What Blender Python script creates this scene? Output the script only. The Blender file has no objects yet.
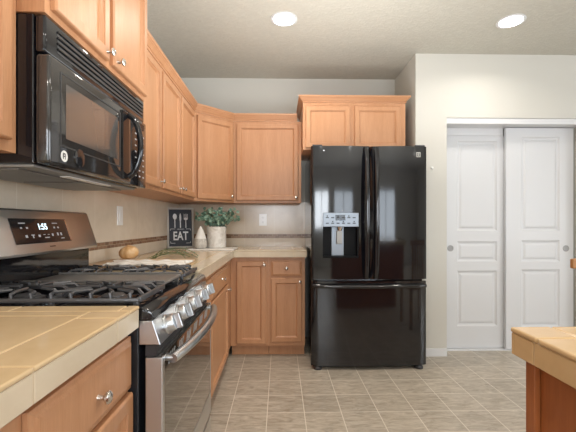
import bpy, bmesh, math, random
from math import pi, sin, cos, radians
from mathutils import Vector, Matrix
random.seed(7)
S = bpy.context.scene
COL = S.collection

# ------------------------------------------------------------------ camera, world, light, exposure
cd = bpy.data.cameras.new('camera'); cam = bpy.data.objects.new('camera', cd); COL.objects.link(cam)
cd.sensor_width = 36.0; cd.lens = 365 / 576 * 36
cam.location = (0, 0, 1.176); cam.rotation_euler = (pi/2, 0, radians(-1.255))
cd.shift_x = 0.0; cd.shift_y = 7.5 / 576
cd.clip_start = 0.02
S.camera = cam
S.view_settings.view_transform = 'Standard'; S.view_settings.look = 'None'
S.view_settings.gamma = 1; S.view_settings.use_curve_mapping = False
S.view_settings.exposure = 0.07

W = bpy.data.worlds.new('world'); S.world = W; W.use_nodes = True
W.node_tree.nodes['Background'].inputs[0].default_value = (0.75, 0.87, 1.0, 1)
W.node_tree.nodes['Background'].inputs[1].default_value = 2.0

def area(name, loc, rot, sx, sy, power, color, spread=180):
    l = bpy.data.lights.new(name, 'AREA'); l.shape = 'RECTANGLE'; l.size = sx; l.size_y = sy
    l.energy = power; l.color = color; l.spread = radians(spread)
    o = bpy.data.objects.new(name, l); o.location = loc; o.rotation_euler = rot; COL.objects.link(o)
    return o
# daylight falling through the windows and the glass door behind and to the right of the camera
area('window_daylight', (1.9, -3.98, 1.15), (pi/2, 0, 0), 1.8, 2.0, 62, (0.84, 0.92, 1.0))
area('window_daylight', (-0.1, -3.98, 1.55), (pi/2, 0, 0), 1.3, 1.1, 72, (0.90, 0.95, 1.0))
area('window_daylight', (5.18, -1.0, 1.5), (pi/2, 0, pi/2), 2.4, 1.3, 95, (0.92, 0.95, 1.0))
area('window_daylight', (5.18, 1.9, 1.5), (pi/2, 0, pi/2), 1.2, 1.3, 10, (0.92, 0.95, 1.0))

# added fill lamps without a fixture, thrown up at the ceiling to brighten the room
area('added_bounce_fill', (1.6, -1.4, 1.55), (pi, 0, 0), 2.6, 2.4, 64, (0.97, 0.98, 1.0))
area('added_bounce_fill', (0.35, 1.75, 1.50), (pi, 0, 0), 1.2, 1.9, 31, (0.98, 0.99, 0.97))

# ------------------------------------------------------------------ materials
MATS = {}
def mat(name, col, rough=0.5, metal=0.0, spec=0.5, build=None, coat=0.0, emit=None, estr=0):
    m = bpy.data.materials.new(name); m.use_nodes = True
    nt = m.node_tree; b = nt.nodes['Principled BSDF']
    b.inputs['Base Color'].default_value = (*col, 1); b.inputs['Roughness'].default_value = rough
    b.inputs['Metallic'].default_value = metal; b.inputs['Specular IOR Level'].default_value = spec
    b.inputs['Coat Weight'].default_value = coat
    if emit: b.inputs['Emission Color'].default_value = (*emit, 1); b.inputs['Emission Strength'].default_value = estr
    if build: build(nt, b)
    MATS[name] = m
    return m
def N(nt, t, **k):
    n = nt.nodes.new(t)
    for a, v in k.items(): setattr(n, a, v)
    return n
def coords(nt, scale=(1,1,1), loc=(0,0,0), rot=(0,0,0)):
    tc = N(nt, 'ShaderNodeTexCoord'); mp = N(nt, 'ShaderNodeMapping')
    mp.inputs['Scale'].default_value = scale; mp.inputs['Location'].default_value = loc; mp.inputs['Rotation'].default_value = rot
    nt.links.new(tc.outputs['Object'], mp.inputs['Vector']); return mp.outputs[0]
def noise(nt, vec, scale, detail=4, rough=.5, dist=0):
    n = N(nt, 'ShaderNodeTexNoise'); nt.links.new(vec, n.inputs['Vector'])
    n.inputs['Scale'].default_value = scale; n.inputs['Detail'].default_value = detail
    n.inputs['Roughness'].default_value = rough; n.inputs['Distortion'].default_value = dist
    return n.outputs['Fac']
def ramp(nt, fac, stops):
    r = N(nt, 'ShaderNodeValToRGB'); nt.links.new(fac, r.inputs['Fac'])
    e = r.color_ramp.elements
    while len(e) < len(stops): e.new(0.5)
    for el, (p, c) in zip(e, stops): el.position = p; el.color = (*c, 1)
    return r.outputs['Color']
def bump(nt, b, h, strength, dist=0.002):
    n = N(nt, 'ShaderNodeBump'); n.inputs['Strength'].default_value = strength; n.inputs['Distance'].default_value = dist
    nt.links.new(h, n.inputs['Height']); nt.links.new(n.outputs[0], b.inputs['Normal'])
def mixc(nt, fac, a, c, mode='MIX'):
    m = N(nt, 'ShaderNodeMix', data_type='RGBA', blend_type=mode)
    if isinstance(fac, float): m.inputs[0].default_value = fac
    else: nt.links.new(fac, m.inputs[0])
    for i, v in ((6, a), (7, c)):
        if isinstance(v, tuple): m.inputs[i].default_value = (*v, 1)
        else: nt.links.new(v, m.inputs[i])
    return m.outputs[2]

def wood_build(light, dark, scale, streak=(9, 9, .8)):
    def f(nt, b):
        v = coords(nt, streak)
        n1 = noise(nt, v, scale, 6, .6, .6)
        c = ramp(nt, n1, [(.25, dark), (.55, tuple((a+d)/2 for a, d in zip(light, dark))), (.8, light)])
        n2 = noise(nt, coords(nt, (60, 60, 3)), 6, 3)
        c2 = mixc(nt, .22, c, ramp(nt, n2, [(.3, tuple(x*.7 for x in dark)), (.7, light)]))
        nt.links.new(c2, b.inputs['Base Color'])
        bump(nt, b, n2, .08, .001)
    return f
mat('maple', (.5,.3,.16), .38, build=wood_build((.585,.315,.172), (.46,.218,.100), 2.2))
mat('maple_end', (.5,.3,.16), .4, build=wood_build((.585,.315,.172), (.46,.218,.100), 2.2, (.8, 9, 9)))
mat('shaded_island_wood', (.25,.08,.02), .4, build=wood_build((.42,.145,.045), (.29,.085,.024), 2.0))  # red-brown wood with the shade on the island put into its colour
mat('chair_wood', (.4,.2,.08), .4, build=wood_build((.50,.25,.10), (.36,.16,.055), 2.0))
mat('wall_paint', (.625,.61,.56), .75, build=lambda nt, b: bump(nt, b, noise(nt, coords(nt), 180, 3), .15, .001))
def ceil_build(nt, b):
    n = noise(nt, coords(nt, (1, 1.6, 1)), 26, 5, .6, .8)
    c = ramp(nt, n, [(.3, (.51,.49,.43)), (.7, (.57,.55,.485))]); nt.links.new(c, b.inputs['Base Color'])
    r = N(nt, 'ShaderNodeMapRange'); nt.links.new(n, r.inputs[0]); r.inputs[1].default_value = .45; r.inputs[2].default_value = .6
    bump(nt, b, r.outputs[0], .5, .004)
mat('ceiling_texture', (.5,.46,.4), .85, build=ceil_build)
mat('white_trim', (.72,.725,.74), .35)
mat('white_door', (.69,.70,.72), .4)
def floor_build(nt, b):
    P = .2305
    v = coords(nt, loc=(.079 + P*20, -2.50 + P*20, 0))
    br = N(nt, 'ShaderNodeTexBrick', offset=0.0, squash=1.0); nt.links.new(v, br.inputs['Vector'])
    for k, x in (('Scale', 1), ('Brick Width', P), ('Row Height', P), ('Mortar Size', .0028), ('Mortar Smooth', .3), ('Bias', 0)):
        br.inputs[k].default_value = x
    br.inputs['Color1'].default_value = (1,1,1,1); br.inputs['Color2'].default_value = (.86,.86,.86,1); br.inputs['Mortar'].default_value = (1,1,1,1)
    n1 = noise(nt, coords(nt, (1, 3.5, 1)), 9, 7, .65, 1.2)
    c = ramp(nt, n1, [(.30, (.31,.263,.205)), (.5, (.45,.392,.315)), (.70, (.59,.528,.44))])
    c = mixc(nt, 1.0, c, br.outputs['Color'], 'MULTIPLY')
    c = mixc(nt, br.outputs['Fac'], c, (.70,.645,.55))
    nt.links.new(c, b.inputs['Base Color'])
    inv = N(nt, 'ShaderNodeMath', operation='SUBTRACT'); inv.inputs[0].default_value = 1; nt.links.new(br.outputs['Fac'], inv.inputs[1])
    bump(nt, b, inv.outputs[0], .4, .0015)
mat('floor_tile', (.4,.34,.27), .33, build=floor_build)
def tile_build(a, d):
    def f(nt, b):
        n1 = noise(nt, coords(nt), 7, 6, .6, .5)
        nt.links.new(ramp(nt, n1, [(.3, d), (.7, a)]), b.inputs['Base Color'])
    return f
mat('counter_tile', (.6,.46,.28), .16, build=tile_build((.63,.465,.275), (.55,.40,.22)))
mat('edge_tile', (.6,.46,.28), .2, build=tile_build((.66,.56,.42), (.60,.50,.365)))
mat('shaded_island_tile', (.5,.33,.16), .14, build=tile_build((.62,.435,.24), (.54,.37,.19)))  # counter tile made warmer, carrying the island's shade in its colour
mat('grout', (.64,.52,.36), .8)
def splash_build(axis):
    def f(nt, b):
        rot = (pi/2, 0, 0) if axis == 'x' else (pi/2, 0, pi/2)
        tc = N(nt, 'ShaderNodeTexCoord'); sp = N(nt, 'ShaderNodeSeparateXYZ'); cb = N(nt, 'ShaderNodeCombineXYZ')
        nt.links.new(tc.outputs['Object'], sp.inputs[0])
        add = N(nt, 'ShaderNodeMath', operation='ADD'); add.inputs[1].default_value = 6.16
        nt.links.new(sp.outputs['X' if axis == 'x' else 'Y'], add.inputs[0]); nt.links.new(add.outputs[0], cb.inputs[0])
        az = N(nt, 'ShaderNodeMath', operation='ADD'); az.inputs[1].default_value = .86
        nt.links.new(sp.outputs['Z'], az.inputs[0]); nt.links.new(az.outputs[0], cb.inputs[1])
        br = N(nt, 'ShaderNodeTexBrick', offset=0.0); nt.links.new(cb.outputs[0], br.inputs['Vector'])
        for k, x in (('Scale', 1), ('Brick Width', .305), ('Row Height', .32), ('Mortar Size', .002), ('Mortar Smooth', .2)):
            br.inputs[k].default_value = x
        n1 = noise(nt, coords(nt), 6, 6, .6, .6)
        c = ramp(nt, n1, [(.3, (.68,.575,.445)), (.7, (.78,.675,.54))])
        nt.links.new(mixc(nt, br.outputs['Fac'], c, (.82,.74,.62)), b.inputs['Base Color'])
    return f
mat('splash_back', (.6,.5,.4), .18, build=splash_build('x'))
mat('splash_left', (.6,.5,.4), .18, build=splash_build('y'))
def mosaic_build(nt, b):
    tc = N(nt, 'ShaderNodeTexCoord'); sp = N(nt, 'ShaderNodeSeparateXYZ'); cb = N(nt, 'ShaderNodeCombineXYZ')
    nt.links.new(tc.outputs['Object'], sp.inputs[0])
    add = N(nt, 'ShaderNodeMath', operation='ADD'); nt.links.new(sp.outputs['X'], add.inputs[0]); nt.links.new(sp.outputs['Y'], add.inputs[1])
    a2 = N(nt, 'ShaderNodeMath', operation='ADD'); a2.inputs[1].default_value = 9; nt.links.new(add.outputs[0], a2.inputs[0])
    nt.links.new(a2.outputs[0], cb.inputs[0]); nt.links.new(sp.outputs['Z'], cb.inputs[1])
    br = N(nt, 'ShaderNodeTexBrick', offset=.5); nt.links.new(cb.outputs[0], br.inputs['Vector'])
    for k, x in (('Scale', 1), ('Brick Width', .05), ('Row Height', .0205), ('Mortar Size', .0015), ('Bias', 0)):
        br.inputs[k].default_value = x
    br.inputs['Color1'].default_value = (.16,.075,.035,1); br.inputs['Color2'].default_value = (.30,.165,.09,1); br.inputs['Mortar'].default_value = (.45,.33,.22,1)
    nt.links.new(br.outputs['Color'], b.inputs['Base Color'])
mat('mosaic', (.2,.1,.05), .25, build=mosaic_build)
def steel_build(axis):
    def f(nt, b):
        n = noise(nt, coords(nt, axis), 1, 3)
        r = N(nt, 'ShaderNodeMapRange'); nt.links.new(n, r.inputs[0]); r.inputs[3].default_value = .24; r.inputs[4].default_value = .38
        nt.links.new(r.outputs[0], b.inputs['Roughness'])
    return f
mat('stainless', (.62,.635,.65), .3, 1.0, build=steel_build((300, 4, 300)))
mat('chrome', (.75,.74,.73), .15, 1.0)
mat('nickel', (.72,.68,.63), .25, 1.0)
mat('black_gloss', (.010,.010,.012), .07, coat=.3)
mat('black_fridge', (.006,.006,.008), .09, spec=.6, coat=.25)
mat('black_enamel', (.02,.022,.026), .22)
mat('cast_iron', (.085,.085,.09), .34, .3)
mat('griddle_metal', (.21,.20,.19), .4, .4)
mat('dark_plastic', (.03,.03,.033), .4)
mat('recess_black', (.005,.005,.006), .5, spec=.15)
mat('pull_metal', (.36,.36,.36), .4, .3)
mat('oven_glass', (.035,.032,.028), .04, spec=.9, coat=1.0)
mat('micro_glass', (.03,.028,.027), .07, spec=.7, coat=.3)
mat('micro_mesh', (.10,.095,.09), .12, spec=.8, coat=.8)
mat('grey_metal', (.36,.35,.33), .45, .5)
mat('display_glass', (.012,.013,.016), .1)
mat('digits', (.7,.9,1), .5, emit=(.75,.92,1), estr=1.4)
mat('marking', (.55,.56,.58), .5)
mat('dispenser_grey', (.30,.34,.39), .3, .3)
mat('white_plastic', (.90,.89,.87), .14)
mat('slot_dark', (.05,.05,.05), .6)
mat('slate', (.018,.022,.034), .5)
mat('frame_wood', (.4,.37,.34), .6, build=wood_build((.60,.56,.51), (.40,.37,.33), 3))
mat('chalk', (.78,.79,.80), .8)
def marble_build(nt, b):
    n1 = noise(nt, coords(nt), 11, 6, .7, 1.5)
    nt.links.new(ramp(nt, n1, [(.35, (.50,.45,.39)), (.5, (.68,.64,.58)), (.7, (.78,.75,.70))]), b.inputs['Base Color'])
mat('marble', (.7,.7,.65), .35, build=marble_build)
mat('white_ceramic', (.76,.73,.68), .4)
def speck_build(nt, b):
    n1 = noise(nt, coords(nt), 60, 4, .7)
    sp = N(nt, 'ShaderNodeSeparateXYZ'); tc = N(nt, 'ShaderNodeTexCoord'); nt.links.new(tc.outputs['Object'], sp.inputs[0])
    lt = N(nt, 'ShaderNodeMath', operation='LESS_THAN'); lt.inputs[1].default_value = .085; nt.links.new(sp.outputs['Z'], lt.inputs[0])
    c = ramp(nt, n1, [(.35, (.42,.38,.33)), (.6, (.62,.58,.52))])
    nt.links.new(mixc(nt, lt.outputs[0], (.76,.73,.68), c), b.inputs['Base Color'])
mat('speckled_ceramic', (.7,.7,.65), .45, build=speck_build)
def leaf_build(nt, b):
    n1 = noise(nt, coords(nt), 30, 2)
    nt.links.new(ramp(nt, n1, [(.35, (.045,.11,.075)), (.5, (.12,.22,.16)), (.65, (.27,.37,.27))]), b.inputs['Base Color'])
mat('eucalyptus_leaf', (.15,.25,.2), .55, build=leaf_build)
mat('stem', (.16,.12,.06), .6)
mat('green_stem', (.10,.13,.05), .6)
def onion_build(nt, b):
    n1 = noise(nt, coords(nt, (1, 1, .3)), 22, 4, .6, .4)
    nt.links.new(ramp(nt, n1, [(.3, (.36,.17,.06)), (.52, (.60,.35,.15)), (.7, (.76,.56,.33))]), b.inputs['Base Color'])
mat('onion_skin', (.6,.3,.1), .3, build=onion_build)
mat('board_wood', (.6,.42,.26), .5, build=wood_build((.68,.50,.34), (.55,.38,.23), 3, (1, 9, 9)))
def linen_build(nt, b):
    w = N(nt, 'ShaderNodeTexWave', wave_type='BANDS', bands_direction='Y'); nt.links.new(coords(nt), w.inputs['Vector'])
    w.inputs['Scale'].default_value = 9; w.inputs['Distortion'].default_value = .5
    nt.links.new(ramp(nt, w.outputs['Fac'], [(.0, (.60,.54,.47)), (.25, (.80,.77,.72))]), b.inputs['Base Color'])
mat('linen', (.8,.78,.73), .85, build=linen_build)
mat('lamp_glow', (1,1,1), .5, emit=(1.0,.96,.9), estr=14)
mat('outdoor_wall', (.6,.6,.6), .8)
def pane():
    m = bpy.data.materials.new('window_glass'); m.use_nodes = True; nt = m.node_tree; nt.nodes.clear()
    o = N(nt, 'ShaderNodeOutputMaterial'); mx = N(nt, 'ShaderNodeMixShader'); t = N(nt, 'ShaderNodeBsdfTransparent'); g = N(nt, 'ShaderNodeBsdfGlossy')
    g.inputs['Roughness'].default_value = 0.02; mx.inputs[0].default_value = .07
    nt.links.new(t.outputs[0], mx.inputs[1]); nt.links.new(g.outputs[0], mx.inputs[2]); nt.links.new(mx.outputs[0], o.inputs[0])
    MATS['window_glass'] = m
pane()

# ------------------------------------------------------------------ mesh helpers
class MB:
    def __init__(s): s.bm = bmesh.new()
    def box(s, x0, x1, y0, y1, z0, z1, bev=0, seg=2, f=None):
        r = bmesh.ops.create_cube(s.bm, size=1.0); vs = r['verts']
        for v in vs:
            v.co = Vector(((x0+x1)/2 + v.co.x*(x1-x0), (y0+y1)/2 + v.co.y*(y1-y0), (z0+z1)/2 + v.co.z*(z1-z0)))
        if bev:
            es = list({e for v in vs for e in v.link_edges})
            rr = bmesh.ops.bevel(s.bm, geom=es, offset=bev, segments=seg, affect='EDGES', profile=.5)
            vs = list({v for fc in rr['faces'] for v in fc.verts} | {v for v in vs if v.is_valid})
            if f:
                seen = set()
                for fc in rr['faces']:
                    for v in fc.verts: seen.add(v)
                st = list(seen)
                while st:
                    v = st.pop()
                    for e in v.link_edges:
                        o = e.other_vert(v)
                        if o not in seen: seen.add(o); st.append(o)
                vs = list(seen)
        if f:
            for v in vs: v.co = Vector(f(*v.co))
        return s
    def prism(s, pts, a, b, axis='y', bev=0):
        """polygon pts extruded along axis from a to b; pts give the two other coords in xyz order"""
        def mk(p, t):
            if axis == 'y': return (p[0], t, p[1])
            if axis == 'x': return (t, p[0], p[1])
            return (p[0], p[1], t)
        va = [s.bm.verts.new(mk(p, a)) for p in pts]; vb = [s.bm.verts.new(mk(p, b)) for p in pts]
        n = len(pts); fs = [s.bm.faces.new(va), s.bm.faces.new(vb[::-1])]
        for i in range(n): fs.append(s.bm.faces.new((va[i], vb[i], vb[(i+1) % n], va[(i+1) % n])))
        if bev:
            es = list({e for f in fs[:2] for e in f.edges})
            bmesh.ops.bevel(s.bm, geom=es, offset=bev, segments=2, affect='EDGES', profile=.5)
        return s
    def rings(s, rs, cap0=True, cap1=True, closed=True):
        L = [[s.bm.verts.new(p) for p in r] for r in rs]; n = len(L[0])
        for a, b in zip(L, L[1:]):
            for i in range(n if closed else n-1):
                s.bm.faces.new((a[i], a[(i+1) % n], b[(i+1) % n], b[i]))
        if cap0: s.bm.faces.new(L[0][::-1])
        if cap1: s.bm.faces.new(L[-1])
        return s
    def lathe(s, prof, origin=(0,0,0), axis=(0,0,1), n=24):
        """prof = list of (radius, height along axis)"""
        q = Vector(axis).normalized().to_track_quat('Z', 'Y'); o = Vector(origin)
        rs = []
        for r, h in prof:
            rs.append([o + q @ Vector((max(r, 1e-5)*cos(2*pi*i/n), max(r, 1e-5)*sin(2*pi*i/n), h)) for i in range(n)])
        return s.rings(rs)
    def tube(s, pts, rad, n=8, sx=1.0, up=None):
        pts = [Vector(p) for p in pts]; rs = []
        for i, p in enumerate(pts):
            t = (pts[min(i+1, len(pts)-1)] - pts[max(i-1, 0)]).normalized()
            u = Vector(up) if up else (Vector((0,0,1)) if abs(t.z) < .9 else Vector((1,0,0)))
            a = t.cross(u).normalized(); b = a.cross(t).normalized()
            r = rad[i] if isinstance(rad, (list, tuple)) else rad
            rs.append([p + a*r*sx*cos(2*pi*k/n) + b*r*sin(2*pi*k/n) for k in range(n)])
        return s.rings(rs)
    def build(s, name, m, parent=None, smooth=None, world=True, xf=None):
        bmesh.ops.recalc_face_normals(s.bm, faces=s.bm.faces)
        me = bpy.data.meshes.new(name)
        if xf: bmesh.ops.transform(s.bm, matrix=xf, verts=s.bm.verts)
        root = parent
        while root is not None and root.parent is not None: root = root.parent
        if root is not None and world:
            bmesh.ops.transform(s.bm, matrix=Matrix.Translation(-root.location), verts=s.bm.verts)
        s.bm.to_mesh(me); s.bm.free()
        o = bpy.data.objects.new(name, me); COL.objects.link(o)
        ms = m if isinstance(m, (list, tuple)) else [m]
        for k in ms: me.materials.append(MATS[k])
        if parent is not None: o.parent = parent
        if smooth is not None:
            for p in me.polygons: p.use_smooth = True
            me.set_sharp_from_angle(angle=radians(smooth))
        return o
def thing(name, label, cat, loc=(0,0,0), group=None):
    o = bpy.data.objects.new(name, None); o.empty_display_size = .05; COL.objects.link(o); o.location = loc
    o['label'] = label; o['category'] = cat
    if group: o['group'] = group
    return o
def tag(o, label, cat, group=None):
    o['label'] = label; o['category'] = cat
    if group: o['group'] = group
    return o
def struct(name, mb, m, parent=None, **k):
    o = mb.build(name, m, parent, **k)
    if parent is None: o['kind'] = 'structure'
    return o
def text_mesh(txt, size, depth=.0006):
    c = bpy.data.curves.new('lettering', 'FONT'); c.body = txt; c.size = size; c.extrude = depth; c.align_x = 'CENTER'; c.align_y = 'CENTER'; c.offset = size*.02
    o = bpy.data.objects.new('lettering', c); COL.objects.link(o)
    bpy.context.view_layer.update()
    me = bpy.data.meshes.new_from_object(o.evaluated_get(bpy.context.evaluated_depsgraph_get()))
    bpy.data.objects.remove(o)
    return me
def text_obj(name, txt, size, m, parent, M, depth=.0006):
    me = text_mesh(txt, size, depth); me.name = name; me.materials.clear(); me.materials.append(MATS[m])
    root = parent
    while root.parent is not None: root = root.parent
    me.transform(Matrix.Translation(-root.location) @ M)
    o = bpy.data.objects.new(name, me); COL.objects.link(o); o.parent = parent
    return o
class Fr:
    """cabinet face frame: u along the face, v up, w outward"""
    def __init__(s, o, u, w): s.o = Vector(o); s.u = Vector(u).normalized(); s.w = Vector(w).normalized()
    def __call__(s, u, v, w): return s.o + s.u*u + Vector((0,0,1))*v + s.w*w
    def mat(s): return Matrix((( s.u.x,0,s.w.x,s.o.x),(s.u.y,0,s.w.y,s.o.y),(0,1,0,s.o.z),(0,0,0,1)))

def leaf(fr, u0, u1, v0, v1, kind, name, m, parent, w0=.001):
    """door or drawer front with routed profile"""
    if kind == 'door':
        prof = [(0, w0), (0, .014), (.003, .018), (.006, .0195), (.040, .0195), (.0415, .0140), (.0440, .0135), (.0500, .0055), (.0530, .004)]
    elif kind == 'drawer':
        prof = [(0, w0), (0, .010), (.004, .0125), (.010, .0135), (.016, .0185), (.020, .0195)]
    mb = MB(); rs = []
    for i, w in prof:
        rs.append([fr(u0+i, v0+i, w), fr(u1-i, v0+i, w), fr(u1-i, v1-i, w), fr(u0+i, v1-i, w)])
    mb.rings(rs)
    return mb.build(name, m, parent)
def knob(fr, u, v, parent, w=.0195):
    p = fr(u, v, w)
    return MB().lathe([(.007, 0), (.006, .004), (.005, .012), (.010, .016), (.0145, .020), (.0145, .024), (.011, .028), (.004, .0295)], p, fr.w, 20).build('knob', 'nickel', parent, smooth=40)
def cabinet(label, fr, W, v0, v1, D, leaves, cat='cabinet', name='wall_cabinet', kick=False, group=None, wood='maple'):
    t = thing(name, label, cat, fr(W/2, v0 if not kick else 0, -D/2), group)
    MB().box(0, W, v0, v1, -D, 0, f=fr).build('cabinet_body', wood, t)
    if kick: MB().box(.001, W-.001, 0.001, v0, -D, -.065, f=fr).build('toe_kick', wood, t)
    for kind, u0, u1, a, b, kn in leaves:
        d = leaf(fr, u0, u1, a, b, kind, kind, wood, t)
        if kn: knob(fr, kn[0], kn[1], d)
    return t

# ------------------------------------------------------------------ room
XL, YB, YR, ZC = -1.05, 3.79, 3.205, 2.68
XR, YF = 5.2, -4.0
struct('floor', MB().box(XL-.12, XR+.12, YF-.12, YB+.2, -.05, 0), 'floor_tile')
struct('ceiling', MB().box(XL-.12, XR+.12, YF-.12, YB+.2, ZC, ZC+.05), 'ceiling_texture')
struct('wall_left', MB().box(XL-.12, XL, YF-.12, YB, 0, ZC), 'wall_paint')
struct('wall_back', MB().box(XL-.12, 1.2, YB, YB+.12, 0, ZC), 'wall_paint')
mb = MB(); mb.box(1.2, 1.32, YR, YB+.12, 0, ZC); mb.box(1.32, 1.478, YR, YR+.12, 0, ZC)
mb.box(1.478, 2.745, YR, YR+.12, 2.115, ZC); mb.box(2.865, XR, YR, YR+.12, 0, ZC); mb.box(2.745, 2.865, YR, YB+.12, 0, ZC)
struct('wall_closet', mb, 'wall_paint')
struct('wall_closet_inside', MB().box(1.32, 2.745, YB+.0, YB+.12, 0, ZC), 'wall_paint')
# front wall behind the camera with glass door and window
mb = MB(); y0, y1 = YF-.12, YF
mb.box(XL, -.75, y0, y1, 0, ZC); mb.box(-.75, .55, y0, y1, 0, 1.0); mb.box(-.75, .55, y0, y1, 2.1, ZC)
mb.box(.55, 1.0, y0, y1, 0, ZC); mb.box(1.0, 2.8, y0, y1, 2.1, ZC); mb.box(2.8, XR, y0, y1, 0, ZC)
struct('wall_front', mb, 'wall_paint')
mb = MB(); mb.box(XR, XR+.12, YF, -2.2, 0, ZC); mb.box(XR, XR+.12, -2.2, .2, 0, .85); mb.box(XR, XR+.12, -2.2, .2, 2.15, ZC)
mb.box(XR, XR+.12, .2, 1.3, 0, ZC); mb.box(XR, XR+.12, 1.3, 2.5, 0, .85); mb.box(XR, XR+.12, 1.3, 2.5, 2.15, ZC); mb.box(XR, XR+.12, 2.5, YR, 0, ZC)
struct('wall_right', mb, 'wall_paint')
def window(n, ax, a0, a1, z0, z1, c, bars):
    mb = MB(); w = .05
    def bx(p0, p1, q0, q1):
        if ax == 'y': mb.box(p0, p1, c-.03, c+.03, q0, q1, .004)
        else: mb.box(c-.03, c+.03, p0, p1, q0, q1, .004)
    bx(a0, a1, z0, z0+w); bx(a0, a1, z1-w, z1); bx(a0, a0+w, z0+w, z1-w); bx(a1-w, a1, z0+w, z1-w)
    for b in bars: bx(b-.025, b+.025, z0+w, z1-w)
    o = struct(n, mb, 'white_trim')
    g = MB()
    if ax == 'y': g.box(a0+w, a1-w, c-.003, c+.003, z0+w, z1-w)
    else: g.box(c-.003, c+.003, a0+w, a1-w, z0+w, z1-w)
    g.build('window_pane', 'window_glass', o)
window('window_1', 'y', -.75, .55, 1.0, 2.1, YF-.06, (-.1,))
window('door_3', 'y', 1.0, 2.8, 0.0, 2.1, YF-.06, (1.9,))
window('window_2', 'x', -2.2, .2, .85, 2.15, XR+.06, (-1.4, -.6))
window('window_3', 'x', 1.3, 2.5, .85, 2.15, XR+.06, (1.9,))
for o in [o for o in COL.objects if o.type == 'LIGHT']:
    if o.location.y < -3.5: o.location.y = YF-.16
    elif o.location.x > 5: o.location.x = XR+.16
# backsplash
bs = struct('backsplash_back', MB().box(XL+.0105, .33, YB-.010, YB-.0005, .90, 1.395), 'splash_back')
MB().box(XL+.013, .33, YB-.0125, YB-.0102, 1.026, 1.066).build('mosaic_band', 'mosaic', bs)
bs = struct('backsplash_left', MB().box(XL+.0005, XL+.010, -.6, YB-.0005, .90, 1.395), 'splash_left')
MB().box(XL+.0102, XL+.0125, -.6, YB-.013, 1.026, 1.066).build('mosaic_band', 'mosaic', bs)
struct('baseboard_closet', MB().box(1.2, 1.477, YR-.012, YR-.0005, .0005, .07, .003), 'white_trim')
struct('baseboard_right', MB().box(2.746, XR-.01, YR-.012, YR-.0005, .0005, .07, .003), 'white_trim')

# ------------------------------------------------------------------ sliding closet doors
def slider(n, x0, x1, yf, z1, px0, px1, pulls, ps):
    fr = Fr((0, yf, 0), (1,0,0), (0,-1,0)); mb = MB()
    vs = [.012] + [q for p in ps for q in p] + [z1]
    mb.box(x0, px0, .012, z1, -.032, 0, f=fr); mb.box(px1, x1, .012, z1, -.032, 0, f=fr)
    for a, b in zip(vs[0::2], vs[1::2]): mb.box(px0, px1, a, b, -.032, 0, f=fr)
    for a, b in ps:
        rs = []
        for i, w in [(0, 0), (.004, -.003), (.012, -.011), (.020, -.013), (.026, -.013), (.040, -.006), (.05, -.005)]:
            rs.append([fr(px0+i, a+i, w), fr(px1-i, a+i, w), fr(px1-i, b-i, w), fr(px0+i, b-i, w)])
        mb.rings(rs, cap0=False)
        mb.box(px0, px1, a, b, -.032, -.02, f=fr)
    bmesh.ops.remove_doubles(mb.bm, verts=mb.bm.verts, dist=.0001)
    o = mb.build(n, 'white_door'); o['kind'] = 'structure'
    for u in pulls:
        h = MB().lathe([(.029, 0), (.029, .004), (.024, .0055), (.0215, .0025), (.001, .002)], fr(u, .945, 0.0005), fr.w, 28).build('finger_pull', 'pull_metal', o, smooth=40)
    return o
slider('door_1', 1.486, 2.16, 3.378, 1.995, 1.655, 2.035, (1.592,), [(.215, .735), (.82, 1.01), (1.105, 1.95)])
slider('door_2', 2.093, 2.728, 3.335, 2.062, 2.237, 2.60, (2.655,), [(.215, .75), (.82, 1.02), (1.105, 1.98)])
struct('trim_1', MB().box(1.479, 2.744, 3.212, 3.230, 2.064, 2.114, .002), 'white_trim')
struct('trim_2', MB().box(1.480, 2.744, 3.231, 3.42, 2.068, 2.114), 'white_trim')
struct('trim_4', MB().box(1.480, 2.092, 3.380, 3.40, 1.998, 2.0675), 'white_trim')
struct('trim_3', MB().box(1.480, 2.744, 3.33, 3.42, .0005, .008), 'white_trim')

# ------------------------------------------------------------------ ceiling lights
for i, (x, y, lab) in enumerate([(.03, 2.684, 'round recessed ceiling light above the kitchen, the left of the two'),
                     (1.715, 2.675, 'round recessed ceiling light in front of the closet, the right of the two'),
                     (.03, .9, None), (1.715, .9, None), (.03, -1.2, None), (1.715, -1.2, None), (3.6, .9, None), (3.6, -1.6, None)]):  # entries without a label are unseen lights added for soft fill
    t = thing('recessed_light', lab or 'round recessed ceiling light further back in the room, unseen and added for soft fill', 'ceiling light', (x, y, ZC), 'recessed ceiling lights')
    MB().lathe([(.098, -.0005), (.098, -.004), (.092, -.007), (.080, -.006), (.078, -.0005)], (x, y, ZC), (0,0,1), 40).build('trim_ring', 'white_trim', t, smooth=40)
    MB().lathe([(.077, -.0008), (.077, -.0045), (.05, -.009), (.001, -.0105)], (x, y, ZC), (0,0,1), 40).build('lens', 'lamp_glow', t, smooth=60)
    l = bpy.data.lights.new('recessed_light_beam', 'AREA'); l.shape = 'DISK'; l.size = .15; l.energy = 5.0 if y > 2 and x > 1 else 7; l.color = (1, .93, .85); l.spread = radians(150)
    o = bpy.data.objects.new('recessed_light_beam', l); o.location = (x, y, ZC-.013); COL.objects.link(o)

# ------------------------------------------------------------------ tiled counters
def tiles(mb, xs, ys, z0, z1, g=.003, b=.002):
    for a, c in zip(xs, xs[1:]):
        for d, e in zip(ys, ys[1:]):
            mb.box(a+g/2, c-g/2, d+g/2, e-g/2, z0, z1, b, 1)
ZT, ZB = .944, .882
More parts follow.
